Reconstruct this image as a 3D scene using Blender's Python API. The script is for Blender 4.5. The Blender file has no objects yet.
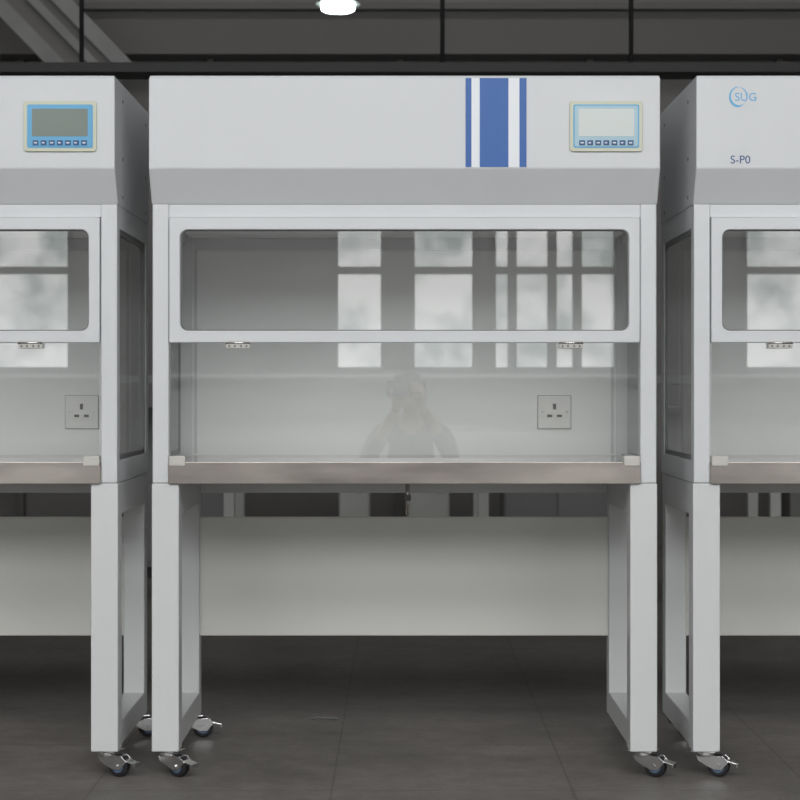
import bpy, bmesh, math, random
from mathutils import Vector, Matrix
random.seed(4)
S=bpy.context.scene
try:
    S.view_settings.view_transform='Standard'
except Exception: pass
COL=S.collection

# ---------------- materials ----------------
def mat(name,col,rough=.5,metal=0,spec=.5,noise=0,nscale=20,bump=0,bscale=300,emit=None,coat=0,stretch=None):
    m=bpy.data.materials.new(name); m.use_nodes=True
    nt=m.node_tree; b=nt.nodes['Principled BSDF']
    b.inputs['Base Color'].default_value=(*col,1)
    b.inputs['Roughness'].default_value=rough
    b.inputs['Metallic'].default_value=metal
    b.inputs['Specular IOR Level'].default_value=spec
    b.inputs['Coat Weight'].default_value=coat
    tc=nt.nodes.new('ShaderNodeTexCoord')
    src=tc.outputs['Object']
    if stretch:
        mp=nt.nodes.new('ShaderNodeMapping'); mp.inputs['Scale'].default_value=stretch; nt.links.new(src,mp.inputs[0]); src=mp.outputs[0]
    if noise:
        n=nt.nodes.new('ShaderNodeTexNoise'); n.inputs['Scale'].default_value=nscale; n.inputs['Detail'].default_value=5
        nt.links.new(src,n.inputs['Vector'])
        mr=nt.nodes.new('ShaderNodeMapRange'); mr.inputs[1].default_value=.3; mr.inputs[2].default_value=.7; nt.links.new(n.outputs['Fac'],mr.inputs[0])
        r=nt.nodes.new('ShaderNodeMix'); r.data_type='RGBA'
        r.inputs[6].default_value=(*[c*(1-noise) for c in col],1); r.inputs[7].default_value=(*[min(1,c*(1+noise)) for c in col],1)
        nt.links.new(mr.outputs[0],r.inputs[0]); nt.links.new(r.outputs[2],b.inputs['Base Color'])
    if bump:
        n=nt.nodes.new('ShaderNodeTexNoise'); n.inputs['Scale'].default_value=bscale
        nt.links.new(src,n.inputs['Vector'])
        bp=nt.nodes.new('ShaderNodeBump'); bp.inputs['Strength'].default_value=bump; bp.inputs['Distance'].default_value=.001
        nt.links.new(n.outputs['Fac'],bp.inputs['Height']); nt.links.new(bp.outputs[0],b.inputs['Normal'])
    if emit:
        b.inputs['Emission Color'].default_value=(*emit[0],1); b.inputs['Emission Strength'].default_value=emit[1]
    return m
M={}
M['paint']=mat('powder_coat_white',(.66,.675,.69),.42,noise=.015,nscale=3,bump=.15,bscale=900)
M['paint2']=mat('powder_coat_grey',(.60,.62,.63),.45,noise=.015,nscale=3,bump=.15,bscale=900)
M['inner']=mat('inner_panel_white',(.86,.87,.87),.35,noise=.01,nscale=2)
M['legs']=mat('leg_paint',(.66,.67,.67),.4,noise=.02,nscale=4)
M['modesty']=mat('lower_panel_paint',(.70,.70,.66),.5,noise=.02,nscale=2)
M['steel']=mat('stainless_steel',(.60,.57,.54),.13,metal=1,noise=.1,nscale=3)
M['lip']=mat('steel_lip_painted_reflection',(.53,.485,.45),.22,metal=1,noise=.28,nscale=1.8,stretch=(1.8,1,9))  # brownish reflection gradients of the steel are painted in as stretched colour noise
M['chrome']=mat('zinc_plated',(.74,.74,.74),.22,metal=1)
M['rubber']=mat('black_rubber',(.015,.016,.02),.5)
M['hub']=mat('hub_plastic',(.12,.18,.28),.4)
M['gasket']=mat('grey_gasket',(.20,.20,.20),.6)
M['blue']=mat('blue_film',(.025,.12,.40),.4)
M['white']=mat('white_film',(.82,.85,.88),.35)
M['bezel']=mat('bezel_beige',(.62,.63,.50),.45)
M['lblue']=mat('membrane_blue',(.13,.42,.68),.4)
M['pblue']=mat('membrane_pale_blue',(.40,.58,.66),.4)
M['lcd']=mat('lcd_off',(.66,.70,.68),.2)
M['lcd2']=mat('lcd_olive',(.20,.24,.21),.2)
M['navy']=mat('button_navy',(.03,.09,.24),.4)
M['clip']=mat('clip_beige',(.58,.56,.52),.5)
M['plastic']=mat('socket_plastic',(.84,.84,.82),.3)
M['dark']=mat('dark_slot',(.02,.02,.02),.6)
def glass():
    m=bpy.data.materials.new('clear_glass'); m.use_nodes=True; nt=m.node_tree; nt.nodes.clear()
    o=nt.nodes.new('ShaderNodeOutputMaterial'); t=nt.nodes.new('ShaderNodeBsdfTransparent'); t.inputs[0].default_value=(.96,.965,.96,1)
    g=nt.nodes.new('ShaderNodeBsdfGlossy'); g.inputs['Roughness'].default_value=.0
    lw=nt.nodes.new('ShaderNodeLayerWeight')
    p=nt.nodes.new('ShaderNodeMath'); p.operation='POWER'; p.inputs[1].default_value=5
    a=nt.nodes.new('ShaderNodeMath'); a.operation='MULTIPLY_ADD'; a.inputs[1].default_value=.9; a.inputs[2].default_value=.115
    nt.links.new(lw.outputs['Facing'],p.inputs[0]); nt.links.new(p.outputs[0],a.inputs[0])
    mx=nt.nodes.new('ShaderNodeMixShader'); nt.links.new(a.outputs[0],mx.inputs[0]); nt.links.new(t.outputs[0],mx.inputs[1]); nt.links.new(g.outputs[0],mx.inputs[2])
    nt.links.new(mx.outputs[0],o.inputs[0]); return m
M['glass']=glass()

# ---------------- helpers ----------------
def empty(name,loc=(0,0,0)):
    e=bpy.data.objects.new(name,None); e.location=loc; COL.objects.link(e); return e
def link(name,me,m,parent=None,bevel=0,seg=2,smooth=False):
    o=bpy.data.objects.new(name,me); COL.objects.link(o)
    if m: me.materials.append(m)
    if parent: o.parent=parent
    if smooth:
        for p in me.polygons: p.use_smooth=True
    if bevel:
        b=o.modifiers.new('bevel','BEVEL'); b.width=bevel; b.segments=seg; b.limit_method='ANGLE'
    return o
def box(name,x0,x1,y0,y1,z0,z1,m,parent=None,bevel=0):
    bm=bmesh.new(); bmesh.ops.create_cube(bm,size=1)
    for v in bm.verts:
        v.co=Vector(((x0+x1)/2+v.co.x*(x1-x0),(y0+y1)/2+v.co.y*(y1-y0),(z0+z1)/2+v.co.z*(z1-z0)))
    me=bpy.data.meshes.new(name); bm.to_mesh(me); bm.free()
    return link(name,me,m,parent,bevel)
def cyl(name,c,r,h,axis,m,parent=None,seg=32,bevel=0,r2=None):
    bm=bmesh.new(); bmesh.ops.create_cone(bm,cap_ends=True,segments=seg,radius1=r,radius2=r if r2 is None else r2,depth=h)
    R={'Z':Matrix(),'Y':Matrix.Rotation(math.pi/2,4,'X'),'X':Matrix.Rotation(math.pi/2,4,'Y')}[axis]
    bm.transform(Matrix.Translation(c)@R)
    me=bpy.data.meshes.new(name); bm.to_mesh(me); bm.free()
    for p in me.polygons: p.use_smooth=len(p.vertices)==4
    return link(name,me,m,parent,bevel)
def prism(name,prof,x0,x1,m,parent=None,bevel=0):
    bm=bmesh.new(); a=[bm.verts.new((x0,y,z)) for y,z in prof]; b=[bm.verts.new((x1,y,z)) for y,z in prof]
    bm.faces.new(a); bm.faces.new(b[::-1]); n=len(prof)
    for i in range(n): bm.faces.new((a[i],b[i],b[(i+1)%n],a[(i+1)%n]))
    bmesh.ops.recalc_face_normals(bm,faces=bm.faces)
    me=bpy.data.meshes.new(name); bm.to_mesh(me); bm.free()
    return link(name,me,m,parent,bevel)
def rr(x0,x1,z0,z1,r,n=6):
    if r<=0: return [(x0,z0),(x1,z0),(x1,z1),(x0,z1)]
    out=[]
    for cx,cz,a in((x0+r,z0+r,180),(x1-r,z0+r,270),(x1-r,z1-r,0),(x0+r,z1-r,90)):
        for i in range(n+1):
            t=math.radians(a+90*i/n); out.append((cx+r*math.cos(t),cz+r*math.sin(t)))
    return out
def plate(name,outer,holes,y0,y1,m,parent=None,bev=0,side=False):
    cu=bpy.data.curves.new(name,'CURVE'); cu.dimensions='2D'; cu.fill_mode='BOTH'
    cu.extrude=(y1-y0)/2-bev; cu.bevel_depth=bev; cu.bevel_resolution=1; cu.offset=-bev
    for lp in [outer]+holes:
        s=cu.splines.new('POLY'); s.points.add(len(lp)-1); s.use_cyclic_u=True
        for p,(a,b) in zip(s.points,lp): p.co=(a,b,0,1)
    t=bpy.data.objects.new('t',cu); COL.objects.link(t); bpy.context.view_layer.update()
    me=bpy.data.meshes.new_from_object(t.evaluated_get(bpy.context.evaluated_depsgraph_get()))
    bpy.data.objects.remove(t); bpy.data.curves.remove(cu)
    ym=(y0+y1)/2
    for v in me.vertices:
        a,b,c=v.co
        v.co=(ym-c,a,b) if side else (a,ym-c,b)
    bm=bmesh.new(); bm.from_mesh(me); bmesh.ops.recalc_face_normals(bm,faces=bm.faces); bm.to_mesh(me); bm.free()
    me.materials.clear()
    return link(name,me,m,parent)
def text(name,s,size,loc,m,parent):
    cu=bpy.data.curves.new(name,'FONT'); cu.body=s; cu.size=size; cu.extrude=.0004
    t=bpy.data.objects.new('t',cu); COL.objects.link(t); bpy.context.view_layer.update()
    me=bpy.data.meshes.new_from_object(t.evaluated_get(bpy.context.evaluated_depsgraph_get()))
    bpy.data.objects.remove(t)
    for v in me.vertices:
        a,b,c=v.co; v.co=(loc[0]+a,loc[1]-c,loc[2]+b)
    me.materials.clear()
    return link(name,me,m,parent)

# ---------------- caster ----------------
def caster(parent,x,y,top,ang,tag):
    e=empty('caster_'+tag,(x,y,0)); e.parent=parent; e.rotation_euler=(0,0,ang)
    r=.0285; cx=.034
    box('mount_plate',-.032,.032,-.032,.032,top-.004,top,M['chrome'],e,.001)
    cyl('swivel_race',(0,0,top-.010),.025,.012,'Z',M['chrome'],e,bevel=.002)
    prof=[(-.022,top-.012),(.048,top-.012),(.064,top-.026),(cx+.011,r-.009),(cx-.011,r-.009),(-.016,top-.028)]
    for sy in(-1,1):
        bm=bmesh.new(); y0=sy*.0145; y1=sy*.0172
        a=[bm.verts.new((p,y0,q)) for p,q in prof]; b=[bm.verts.new((p,y1,q)) for p,q in prof]
        bm.faces.new(a); bm.faces.new(b[::-1])
        for i in range(len(prof)): bm.faces.new((a[i],b[i],b[(i+1)%len(prof)],a[(i+1)%len(prof)]))
        bmesh.ops.recalc_face_normals(bm,faces=bm.faces)
        me=bpy.data.meshes.new('fork_side'); bm.to_mesh(me); bm.free(); link('fork_side',me,M['chrome'],e,.0006)
    box('fork_top',-.022,.048,-.017,.017,top-.016,top-.012,M['chrome'],e,.001)
    cyl('tyre',(cx,0,r),r,.023,'Y',M['rubber'],e,40,.005)
    cyl('hub',(cx,0,r),r*.62,.0245,'Y',M['hub'],e,32,.001)
    cyl('axle',(cx,0,r),.006,.044,'Y',M['chrome'],e,12)
    cyl('axle_nut',(cx,0,r),.0085,.039,'Y',M['chrome'],e,6)
    p=box('brake_pedal',.0,.036,-.015,.015,-.002,.002,M['chrome'],e,.001); p.location=(.050,0,top-.022); p.rotation_euler=(0,math.radians(14),0)
    p2=box('brake_pedal_lip',.0,.004,-.015,.015,-.010,.002,M['chrome'],e,.001); p2.location=(.083,0,top-.030)

# ---------------- clean bench ----------------
F=4.85
def socket(parent,x,z,y):
    box('socket_plate',x-.047,x+.047,y-.009,y,z-.047,z+.047,M['plastic'],parent,.003)
    plate('socket_outline',rr(x-.0485,x+.0485,z-.0485,z+.0485,.003),[],y-.002,y,M['gasket'],parent)
    box('earth_slot',x-.0045,x+.0045,y-.0112,y-.008,z+.008,z+.024,M['dark'],parent)
    for s in(-1,1): box('live_slot',x+s*.014-.007,x+s*.014+.007,y-.0112,y-.008,z-.014,z-.007,M['dark'],parent)
    for s in(-1,1): cyl('screw',(x+s*.035,y-.0095,z),.003,.001,'Y',M['chrome'],parent,12)
def display(parent,x,z,y,lcd):
    w,h=.0925,.064
    plate('display_bezel',rr(x-w,x+w,z-h,z+h,.008),[],y-.006,y,M['bezel'],parent,.001)
    plate('display_membrane',rr(x-w+.009,x+w-.009,z-h+.009,z+h-.009,.005),[],y-.0075,y-.005,M['lblue'],parent)
    plate('display_surround',rr(x-w+.0125,x+w-.0125,z-h+.0125,z+h-.0125,.004),[],y-.0085,y-.007,M['pblue'] if lcd=='lcd' else M['lblue'],parent)
    plate('lcd_screen',rr(x-w+.022,x+w-.022,z-.026,z+h-.020,.002),[],y-.0095,y-.008,M[lcd],parent)
    for i in range(7):
        bx=x-w+.031+i*.0205
        box('button',bx-.0075,bx+.0075,y-.010,y-.008,z-.049,z-.036,M['navy'],parent,.001)
        box('button_mark',bx-.004,bx+.002 if i%2 else bx+.004,y-.0106,y-.0095,z-.044,z-.041,M['white'],parent)
def bench(cx,logo=False,stripes=True,lcd='lcd',sx=.43,drain=False):
    e=empty('laminar_flow_cabinet',(cx,F,0)); P=M['paint']; h=.65
    for s,t in((-1,'left'),(1,'right')):
        a,b=sorted((s*.65,s*.58))
        box('front_leg_'+t,a,b,0,.07,.067,.757,M['legs'],e,.003)
        a,b=sorted((s*.645,s*.585))
        box('rear_leg_'+t,a,b,.54,.60,.067,.757,M['legs'],e,.003)
        box('top_rail_'+t,a,b,.07,.54,.672,.757,M['legs'],e,.003)
        box('bottom_rail_'+t,a,b,.07,.54,.067,.132,M['legs'],e,.003)
        for yy,k in((.035,'front'),(.565,'rear')):
            caster(e,s*.615+.004,yy,.067,math.radians(-28 if k=='front' else 15)+random.uniform(-.12,.12),k+'_'+t)
    box('rear_modesty_panel',-.587,.587,.56,.58,.292,.632,M['modesty'],e,.002)
    box('rear_cross_bar',-.587,.587,.585,.60,.70,.757,M['legs'],e,.002)
    if drain:
        cyl('drain_pipe',(.010,.52,.70),.006,.12,'Z',M['steel'],e,20); cyl('drain_nut',(.010,.52,.69),.011,.016,'Z',M['gasket'],e,6,.002)
    for s,t in((-1,'left'),(1,'right')):
        a,b=sorted((s*.648,s*.606))
        box('post_front_'+t,a,b,0,.045,.758,1.475,P,e,.003)
        box('post_rear_'+t,a,b,.545,.60,.758,1.475,P,e,.003)
        a,b=sorted((s*.648,s*.622))
        box('side_sill_'+t,a,b,.045,.545,.758,.815,P,e,.002)
        box('side_head_'+t,a,b,.045,.545,1.415,1.475,P,e,.002)
        x=s*.640
        plate('side_gasket_'+t,rr(.046,.544,.816,1.414,.004),[rr(.058,.532,.828,1.402,.018)],min(x,x+s*.004)-.001,max(x,x+s*.004)+.001,M['gasket'],e,side=True)
        plate('side_glass_'+t,rr(.050,.540,.820,1.410,.004),[],x-.002,x-.0015,M['glass'],e,side=True)
    box('header_rail',-.606,.606,.002,.045,1.441,1.475,P,e,.002)
    box('interior_ceiling',-.606,.606,.045,.55,1.430,1.470,M['inner'],e)
    box('back_panel',-.606,.606,.55,.60,.758,1.475,M['inner'],e)
    box('back_seam_left',-.600,-.592,.546,.551,.815,1.43,M['paint2'],e)
    box('back_seam_right',.592,.600,.546,.551,.815,1.43,M['paint2'],e)
    box('airflow_grille_rail',-.600,.600,.535,.551,1.395,1.43,M['paint2'],e,.002)
    box('worktop',-.606,.606,.0,.55,.795,.811,M['steel'],e)
    box('worktop_front_lip',-.606,.606,-.010,.004,.757,.812,M['lip'],e,.0007)
    box('worktop_underside',-.606,.606,.01,.55,.757,.770,M['paint2'],e)
    for s,t in((-1,'left'),(1,'right')):
        a,b=sorted((s*.604,s*.562)); box('glass_clip_'+t,a,b,-.016,.012,.802,.828,M['clip'],e,.003)
    plate('sash_frame',rr(-.604,.604,1.119,1.440,.003),[rr(-.576,.576,1.149,1.409,.02)],-.010,.016,P,e,.002)
    plate('sash_gasket',rr(-.578,.578,1.147,1.411,.021),[rr(-.573,.573,1.152,1.406,.018)],.000,.012,M['gasket'],e)
    plate('sash_glass',rr(-.577,.577,1.148,1.410,.02),[],.004,.0045,M['glass'],e)
    plate('lower_glass_flap',rr(-.600,.600,.822,1.118,.004),[],.004,.0045,M['glass'],e)
    for s in(-1,1):
        x=s*.427
        box('hinge_leaf',x-.031,x+.031,-.014,-.009,1.104,1.124,M['clip'],e,.002)
        cyl('hinge_knuckle',(x,-.014,1.118),.003,.062,'X',M['chrome'],e,12)
        for k in(-.022,-.008,.008,.022): cyl('hinge_screw',(x+k,-.0145,1.110),.003,.002,'Y',M['gasket'],e,10)
    prism('canopy',[(.0,1.474),(-.055,1.561),(-.055,1.792),(.60,1.792),(.60,1.474)],-.650,.650,P,e,.003)
    box('canopy_top_lid',-.648,.648,-.050,.598,1.792,1.797,M['paint2'],e,.001)
    y=-.055
    for s in(-1,1):
        for zz in(1.50,1.60,1.75):
            for yy in(.08,.52): cyl('canopy_screw',(s*.6505,yy,zz),.005,.002,'X',M['gasket'],e,12)
    if stripes:
        box('stripe_field',.155,.310,y-.0008,y+.001,1.564,1.790,M['white'],e)
        for k,(a,b) in enumerate(((.155,.170),(.191,.264),(.292,.310))): box('stripe_%d'%(k+1),a,b,y-.0016,y,1.564,1.790,M['blue'],e)
    display(e,.512,1.667,y,lcd)
    if logo:
        plate('logo_ring',[(-.545+.022*math.cos(i*math.pi/16)*1.0,1.742+.026*math.sin(i*math.pi/16)) for i in range(32)],[[(-.541+.021*math.cos(i*math.pi/16),1.744+.023*math.sin(i*math.pi/16)) for i in range(32)]],y-.001,y,M['lblue'],e)
        text('logo_lettering','SUG',.030,(-.553,y-.001,1.732),M['lblue'],e)
        text('model_lettering','S-P0',.029,(-.564,y-.001,1.573),M['navy'],e)
    socket(e,sx,.933,.55)
    return e
bench(.0115,drain=True)
bench(-1.375,lcd='lcd2',sx=.465)
bench(1.403,logo=True,stripes=False)

# ---------------- room ----------------
def tile_floor():
    m=bpy.data.materials.new('floor_tiles'); m.use_nodes=True; nt=m.node_tree; b=nt.nodes['Principled BSDF']
    tc=nt.nodes.new('ShaderNodeTexCoord'); br=nt.nodes.new('ShaderNodeTexBrick')
    br.offset=0; br.inputs['Scale'].default_value=1; br.inputs['Brick Width'].default_value=.6; br.inputs['Row Height'].default_value=.6
    br.inputs['Mortar Size'].default_value=.004; br.inputs['Mortar Smooth'].default_value=.6
    br.inputs['Color1'].default_value=(.172,.158,.146,1); br.inputs['Color2'].default_value=(.184,.169,.156,1); br.inputs['Mortar'].default_value=(.125,.115,.106,1)
    mp=nt.nodes.new('ShaderNodeMapping'); mp.inputs['Location'].default_value=(.17,.1,0)
    nt.links.new(tc.outputs['Object'],mp.inputs[0]); nt.links.new(mp.outputs[0],br.inputs['Vector'])
    col=br.outputs['Color']
    for sc,lo,hi in((1.6,.75,1.25),(14,.82,1.18),(90,.85,1.15)):
        n=nt.nodes.new('ShaderNodeTexNoise'); n.inputs['Scale'].default_value=sc; n.inputs['Detail'].default_value=8; n.inputs['Roughness'].default_value=.7
        nt.links.new(tc.outputs['Object'],n.inputs['Vector'])
        rp=nt.nodes.new('ShaderNodeMapRange'); rp.inputs[1].default_value=.3; rp.inputs[2].default_value=.7; rp.inputs[3].default_value=lo; rp.inputs[4].default_value=hi; nt.links.new(n.outputs['Fac'],rp.inputs[0])
        mx=nt.nodes.new('ShaderNodeMix'); mx.data_type='RGBA'; mx.blend_type='MULTIPLY'; mx.inputs[0].default_value=1
        nt.links.new(col,mx.inputs[6]); nt.links.new(rp.outputs[0],mx.inputs[7]); col=mx.outputs[2]
    nt.links.new(col,b.inputs['Base Color'])
    b.inputs['Roughness'].default_value=.45; b.inputs['Specular IOR Level'].default_value=.35
    return m
box('floor',-7,7,-3.2,12.2,-.1,0,tile_floor())
M['wall']=mat('wall_dark',(.20,.192,.187),.8,noise=.12,nscale=1.5)
M['walll']=mat('wall_grey',(.30,.30,.30),.8,noise=.06,nscale=1.5)
M['dado']=mat('wall_white_dado',(.80,.81,.81),.6,noise=.03,nscale=2)
M['ceil']=mat('ceiling_paint',(.36,.36,.36),.9,noise=.1,nscale=1)
box('wall_north',-7,7,12,12.2,0,5,M['wall'])
box('wall_west',-7.2,-7,-3.2,12.2,0,5,M['walll'])
box('wall_east',7,7.2,-3.2,12.2,0,5,M['walll'])
box('ceiling',-7.2,7.2,-3.2,12.2,5,5.2,M['ceil'])
ws=[(-4.6,-2.2),(-.47,.54),(.60,1.50),(2.3,4.4)]
SW=empty('wall_south',(0,-3,0)); 
box('dado',-7,7,-.2,0,0,1.086,M['dado'],SW)
box('lintel',-7,7,-.2,0,2.7,3.1,M['walll'],SW)
box('upper_band',-7,7,-.2,0,4.7,5,M['walll'],SW)
for x in(-7,-2.4,2.2,6.8): box('upper_pier',x,x+.2,-.2,0,3.1,4.7,M['walll'],SW)
xs=[-7]+[v for w in ws for v in w]+[7]
for i in range(0,len(xs),2): box('pier_%d'%(i//2+1),xs[i],xs[i+1],-.2,0,1.086,2.7,M['walll'],SW)
box('sill',-7,7,-.02,.06,1.066,1.090,M['dado'],SW,.003)
def sky(name,st,lo=(.45,.52,.50,1)):
    m=bpy.data.materials.new(name); m.use_nodes=True; nt=m.node_tree; nt.nodes.clear()
    o=nt.nodes.new('ShaderNodeOutputMaterial'); e=nt.nodes.new('ShaderNodeEmission'); e.inputs['Strength'].default_value=st
    tc=nt.nodes.new('ShaderNodeTexCoord'); n=nt.nodes.new('ShaderNodeTexNoise'); n.inputs['Scale'].default_value=3.5; n.inputs['Detail'].default_value=6
    cr=nt.nodes.new('ShaderNodeValToRGB'); cr.color_ramp.elements[0].position=.35; cr.color_ramp.elements[0].color=lo; cr.color_ramp.elements[1].position=.6; cr.color_ramp.elements[1].color=(1,1,1,1)
    nt.links.new(tc.outputs['Object'],n.inputs['Vector']); nt.links.new(n.outputs['Fac'],cr.inputs[0]); nt.links.new(cr.outputs[0],e.inputs[0]); nt.links.new(e.outputs[0],o.inputs[0]); return m
SK=sky('daylight_outside',2.7,(.42,.47,.46,1)); SK2=sky('added_clerestory_glow',5.7,(.93,.96,1,1))  # the second glow serves only the added clerestory
for i,(a,b) in enumerate(ws):
    e=empty('added_clerestory_%d'%(i+1),(0,-3,0))
    box('pane',a,b,-.16,-.15,1.086,2.7,SK,e)
    plate('frame',rr(a,b,1.088,2.698,0),[rr(a+.05,b-.05,1.14,2.65,0)],-.12,-.06,M['walll'],e)
    if i==1:
        box('mullion',-.13,.10,-.12,-.05,1.14,2.65,M['walll'],e)
    elif i==2:
        for x0 in(.76,1.03,1.20): box('mullion',x0-.03,x0+.03,-.12,-.05,1.14,2.65,M['walll'],e)
    else:
        for k in(1,2): 
            x0=a+(b-a)*k/3; box('mullion',x0-.03,x0+.03,-.12,-.05,1.14,2.65,M['white'],e)
    box('transom',a+.05,b-.05,-.12,-.055,1.77,1.82,M['walll'],e)
for i,(a,b) in enumerate(((-6.8,-2.4),(-2.2,2.2),(2.4,6.8))):  # clerestory out of view, added to send low-angle light into the cabinets
    e=empty('added_clerestory_%d'%(i+5),(0,-3,0))
    box('pane',a,b,-.16,-.15,3.1,4.7,SK2,e)
    plate('frame',rr(a,b,3.1,4.7,0),[rr(a+.06,b-.06,3.16,4.64,0)],-.12,-.06,M['white'],e)
    for k in(1,2,3): x0=a+(b-a)*k/4; box('mullion',x0-.025,x0+.025,-.12,-.06,3.16,4.64,M['white'],e)

def lum(x,y,sx,sy,p,z=4.85):  # invented overhead panel, a housing around an area light
    e=empty('added_ceiling_fill',(x,y,z))
    box('housing',-sx/2-.05,sx/2+.05,-sy/2-.05,sy/2+.05,.02,.15,M['white'],e)
    l=bpy.data.lights.new('added_fill_light','AREA'); l.shape='RECTANGLE'; l.size=sx; l.size_y=sy; l.energy=p; l.color=(1,.998,.99)
    o=bpy.data.objects.new('added_fill_light',l); COL.objects.link(o); o.parent=e; o.location=(0,0,0)
lum(0,-.6,7,2.4,285)  # added as main light on the cabinet fronts
lum(0,9.6,6,.6,36)  # added to lift the dark background behind the cabinets

# ------------- background -------------
ct=empty('cable_tray',(0,8,0)); M['black']=mat('dark_steel',(.022,.022,.023),.6)
box('tray',-6.9,6.9,-.1,.1,2.325,2.365,M['black'],ct)
for x in(-3.8,-1.35,.18,.98,3,5): cyl('hanger_rod_%d'%int(x*10),(x,0,3.68),.010,2.64,'Z',M['black'],ct,10)
M['beam']=mat('beam_grey',(.14,.135,.13),.7)
wt=empty('wall_girder_1',(0,11.8,0))  # steel girder with ribs, fixed to the far wall
box('upper_flange',-7,7,-.05,.2,3.36,3.40,M['beam'],wt); box('lower_flange',-7,7,-.05,.2,3.08,3.11,M['beam'],wt); box('web',-7,7,.02,.2,3.1,3.37,M['beam'],wt)
for k in range(11):
    x=-6+k*1.2; box('wall_rib',x-.02,x+.02,.12,.2,0,3.08,M['beam'],wt)
M['brace']=mat('brace_grey',(.22,.22,.215),.6,noise=.12,nscale=4)
d=empty('roof_brace',(-2.45,11,3.35))
for k,(off,w) in enumerate(((0,.09),(.16,.05),(.28,.09))):
    box('brace_bar_%d'%k,off-w/2,off+w/2,-.04,.04,-1.0,2.1,M['brace'],d,.004)
box('brace_web',0,.28,-.01,.01,-.98,2.0,M['beam'],d)
d.rotation_euler=(0,math.radians(-44),0)
lp=empty('high_bay_lamp',(-.345,10.5,3.115))
cyl('reflector_shade',(0,0,.08),.125,.12,'Z',mat('shade_alu',(.5,.55,.53),.4,metal=.6),lp,32,0,.05)
cyl('bulb_glow',(0,0,.005),.095,.05,'Z',mat('lamp_emission',(1,1,1),emit=((.90,1,.97),12)),lp,32,.02)
cyl('ballast',(0,0,.22),.05,.16,'Z',M['beam'],lp); cyl('suspension_rod',(0,0,1.08),.01,1.6,'Z',M['beam'],lp,8)
M['fw']=mat('cabinet_offwhite',(.6,.6,.58),.5); M['fg']=mat('cabinet_grey',(.25,.25,.25),.6)
def store(x,w,y,hh,m,nd=2):
    e=empty('storage_cabinet',(x,y,0)); box('carcass',-w/2,w/2,0,.5,.06,hh,m,e,.004); box('plinth',-w/2+.02,w/2-.02,.03,.48,0,.06,M['black'],e)
    for i in range(nd):
        a=-w/2+w*i/nd+.008; b=-w/2+w*(i+1)/nd-.008
        box('door_leaf',a,b,-.018,0,.09,hh-.03,m,e,.003); box('handle',b-.05,b-.035,-.04,-.018,hh*.5,hh*.5+.12,M['chrome'],e)
store(-1.15,.55,9.9,.9,M['fg']); store(-.24,.16,9.9,.9,M['fw'],1); store(.15,.22,9.9,.9,M['fw'],1); store(.82,.55,9.9,.9,M['fg']); store(-3.2,.9,9.9,.95,M['fw']); store(2.6,.9,9.9,.95,M['fw'])
tb=empty('work_table',(0,9.0,0))
box('table_top',-2.4,1.9,0,.7,1.02,1.06,M['fg'],tb,.004)
for x in(-2.3,-.82,.40,1.8):
    for y in(.04,.62): box('table_leg',x-.025,x+.025,y,y+.05,0,1.02,M['fw'],tb)

cs=bpy.data.curves.new('scrap','CURVE'); cs.dimensions='3D'; cs.bevel_depth=.0025; s=cs.splines.new('NURBS'); pts=[(-.04,.0,.003),(-.03,.03,.004),(-.01,-.01,.008),(.015,.03,.004),(.03,-.01,.003),(.045,.01,.004),(.02,.04,.003)]
s.points.add(len(pts)-1); s.use_endpoint_u=True
for p,c in zip(s.points,pts): p.co=(*c,1)
o=bpy.data.objects.new('cable_scrap',cs); o.location=(-.226,5.69,0); COL.objects.link(o); cs.materials.append(M['gasket'])

# ------------- photographer kneeling behind the camera (seen reflected in the glass) -------------
SKIN=mat('skin',(.62,.40,.30),.5); SHIRT=mat('shirt_dark',(.16,.13,.125),.8,noise=.1,nscale=10); TROU=mat('trousers_dark',(.05,.055,.07),.8); SHOE=mat('shoe_leather',(.03,.025,.02),.5); HAIR=mat('hair_black',(.012,.01,.01),.6); BODY=mat('camera_black',(.02,.02,.02),.4)
def skin(name,nodes,edges,parent,mats,sub=2):
    keys=list(nodes); me=bpy.data.meshes.new(name); me.from_pydata([nodes[k][0] for k in keys],[(keys.index(a),keys.index(b)) for a,b in edges],[])
    o=bpy.data.objects.new(name,me); COL.objects.link(o)
    md=o.modifiers.new('s','SKIN'); md.use_smooth_shade=True
    for i,k in enumerate(keys):
        r=nodes[k][1]; sv=me.skin_vertices[0].data[i]; sv.radius=r if isinstance(r,tuple) else (r,r); sv.use_root=(i==0)
    sb=o.modifiers.new('u','SUBSURF'); sb.levels=sub; sb.render_levels=sub
    bpy.context.view_layer.update()
    m2=bpy.data.meshes.new_from_object(o.evaluated_get(bpy.context.evaluated_depsgraph_get()))
    bpy.data.objects.remove(o)
    m2.materials.clear()
    for m in mats: m2.materials.append(m)
    P=[(Vector(nodes[a][0]),Vector(nodes[b][0]),max(nodes[a][2],nodes[b][2]) ) for a,b in edges]
    for f in m2.polygons:
        c=f.center; best=9;bi=0
        for a,b,mi in P:
            t=max(0,min(1,(c-a).dot(b-a)/max(1e-9,(b-a).length_squared))); d=(a+(b-a)*t-c).length
            if d<best: best=d;bi=mi
        f.material_index=bi; f.use_smooth=True
    o=bpy.data.objects.new(name,m2); COL.objects.link(o); o.parent=parent; return o
ph=empty('photographer',(.06,-.02,0))
N={'pelvis':((0,-.66,.29),(.15,.12),1),'waist':((0,-.62,.44),(.135,.10),0),'chest':((0,-.57,.62),(.155,.11),0),'neckb':((0,-.54,.78),(.09,.07),0),
 'neck':((0,-.51,.84),.052,2),'headb':((0,-.49,.90),.05,2)}
E=[('pelvis','waist'),('waist','chest'),('chest','neckb'),('neckb','neck'),('neck','headb')]
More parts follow.
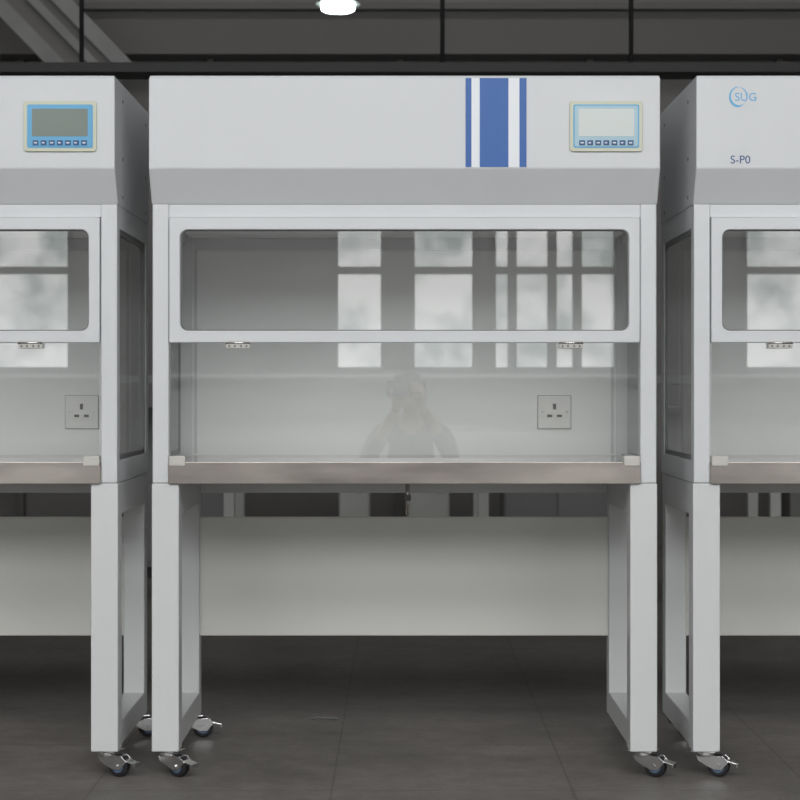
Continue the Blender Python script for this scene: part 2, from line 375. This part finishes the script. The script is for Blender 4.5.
for s,t in((-1,'l'),(1,'r')):
    N['sh'+t]=((s*.175,-.55,.755),.062,0); E.append(('neckb','sh'+t))
    N['el'+t]=((s*.225+(-.03 if s<0 else .0),-.40,.56 if s<0 else .60),.045,0); E.append(('sh'+t,'el'+t))
    wr=(-.085,-.13,.875) if s<0 else (.055,-.20,.90)
    N['fo'+t]=(tuple(Vector(N['el'+t][0]).lerp(Vector(wr),.55)),.040,0); E.append(('el'+t,'fo'+t))
    N['wr'+t]=(wr,.027,2); E.append(('fo'+t,'wr'+t))
    N['hip'+t]=((s*.10,-.62,.25),.10,1); E.append(('pelvis','hip'+t))
    N['kn'+t]=((s*.16,-.26,.085),.068,1); E.append(('hip'+t,'kn'+t))
    N['ca'+t]=((s*.145,-.50,.075),.062,1); E.append(('kn'+t,'ca'+t))
    N['an'+t]=((s*.12,-.74,.055),.040,1); E.append(('ca'+t,'an'+t))
    N['to'+t]=((s*.12,-.88,.04),.035,3); E.append(('an'+t,'to'+t))
skin('body',N,E,ph,[SHIRT,TROU,SKIN,SHOE])
bm=bmesh.new(); bmesh.ops.create_uvsphere(bm,u_segments=32,v_segments=24,radius=1)
for v in bm.verts:
    x,y,z=v.co
    w=.074*(1-.22*max(0,-z)); dpt=.092*(1-.12*max(0,-z)); 
    nx,ny,nz=x*w,y*dpt,z*.115
    if y>0:
        ny+=.024*math.exp(-((x/.16)**2+((z+.10)/.22)**2))
        ny-=.010*(math.exp(-(((abs(x)-.42)/.2)**2+((z-.10)/.14)**2)))
        ny+=.006*math.exp(-((x/.35)**2+((z+.50)/.10)**2))
        ny+=.012*math.exp(-((x/.35)**2+((z+.85)/.2)**2))
    v.co=(nx,ny,nz)
me=bpy.data.meshes.new('head'); bm.to_mesh(me); bm.free(); hd=link('head',me,SKIN,ph,smooth=True); hd.location=(0,-.46,.965); hd.rotation_euler=(math.radians(-6),0,math.radians(8))
bm=bmesh.new(); bmesh.ops.create_uvsphere(bm,u_segments=32,v_segments=24,radius=1)
bmesh.ops.delete(bm,geom=[v for v in bm.verts if (v.co.z<.42 and v.co.y>.15) or v.co.z<-.55],context='VERTS')
for v in bm.verts: v.co=(v.co.x*.083,v.co.y*.100-.004,v.co.z*.123+.003)
me=bpy.data.meshes.new('hair'); bm.to_mesh(me); bm.free(); hr=link('hair',me,HAIR,ph,smooth=True); hr.location=hd.location; hr.rotation_euler=hd.rotation_euler
sd=hr.modifiers.new('t','SOLIDIFY'); sd.thickness=.006
def ball(name,c,r,m,sc=(1,1,1)):
    bm=bmesh.new(); bmesh.ops.create_uvsphere(bm,u_segments=16,v_segments=12,radius=r)
    for v in bm.verts: v.co=Vector((v.co.x*sc[0]+c[0],v.co.y*sc[1]+c[1],v.co.z*sc[2]+c[2]))
    me=bpy.data.meshes.new(name); bm.to_mesh(me); bm.free(); o=link(name,me,m,hd,smooth=True); return o
for s in(-1,1):
    ball('eye',(s*.030,.073,.010),.011,M['white']); ball('iris',(s*.030,.0815,.010),.0052,HAIR)
    ball('ear',(s*.074,-.005,-.002),.018,SKIN,(.4,.8,1.6)); ball('eyebrow',(s*.030,.083,.030),.012,HAIR,(1.3,.35,.25))
ball('mouth',(0,.089,-.058),.015,mat('lips',(.5,.2,.18),.5),(1.3,.4,.3))
cb=empty('digital_camera',(0,0,0)); cb.parent=ph; cb.location=(-.06,.02,0)
box('camera_body',-.07,.07,-.145,-.085,.955,1.04,BODY,cb,.008); box('prism_hump',-.028,.028,-.140,-.085,1.035,1.068,BODY,cb,.008); box('grip',.048,.075,-.10,-.068,.955,1.03,BODY,cb,.008)
cyl('lens_barrel',(0,-.050,1.0),.036,.07,'Y',BODY,cb,32,.003); cyl('shutter_button',(.058,-.095,1.042),.006,.006,'Z',M['chrome'],cb,16)
def finger(name,pts,r): 
    n={'p%d'%i:(p,r*(1-.10*i),0) for i,p in enumerate(pts)}; skin(name,n,[('p%d'%i,'p%d'%(i+1)) for i in range(len(pts)-1)],ph,[SKIN],1)
n={'w':((.055,-.20,.90),.026,0),'a':((.045,-.150,.950),(.026,.022),0),'b':((.030,-.105,.985),(.028,.018),0)}
skin('palm_right',n,[('w','a'),('a','b')],ph,[SKIN])
for i,(z,l) in enumerate(((1.022,.9),(1.001,1.0),(.981,.95),(.963,.8))):
    finger('finger_right_%d'%(i+1),[(.030,-.110,z-.005),(.032,-.068,z),(.020,-.044,z),(.020-.030*l,-.042,z-.002)],.0092)
finger('thumb_right',[(.040,-.145,.950),(.026,-.175,.975),(.008,-.178,.995),(-.012,-.174,1.008)],.0105)
n={'w':((-.085,-.13,.875),.026,0),'a':((-.078,-.100,.915),(.026,.020),0),'b':((-.066,-.075,.945),(.030,.018),0)}
skin('palm_left',n,[('w','a'),('a','b')],ph,[SKIN])
for i,(y,l) in enumerate(((-.043,.9),(-.060,1.0),(-.077,.95),(-.093,.8))):
    finger('finger_left_%d'%(i+1),[(-.070,y-.008,.935),(-.040,y,.950),(-.018,y,.965),(-.016+.004*l,y,.965+.022*l)],.009)
finger('thumb_left',[(-.085,-.080,.930),(-.106,-.062,.955),(-.108,-.052,.982),(-.098,-.048,1.002)],.0105)

w=bpy.data.worlds.new('world'); S.world=w; w.use_nodes=True; w.node_tree.nodes['Background'].inputs[0].default_value=(.7,.8,1,1); w.node_tree.nodes['Background'].inputs[1].default_value=.5
c=bpy.data.cameras.new('camera'); c.lens=84.9; c.sensor_width=36; c.shift_y=-13/800
c.dof.use_dof=True; c.dof.focus_distance=4.95; c.dof.aperture_fstop=7
co=bpy.data.objects.new('camera',c); co.location=(0,0,1.005); co.rotation_euler=(math.pi/2,0,0); COL.objects.link(co); S.camera=co
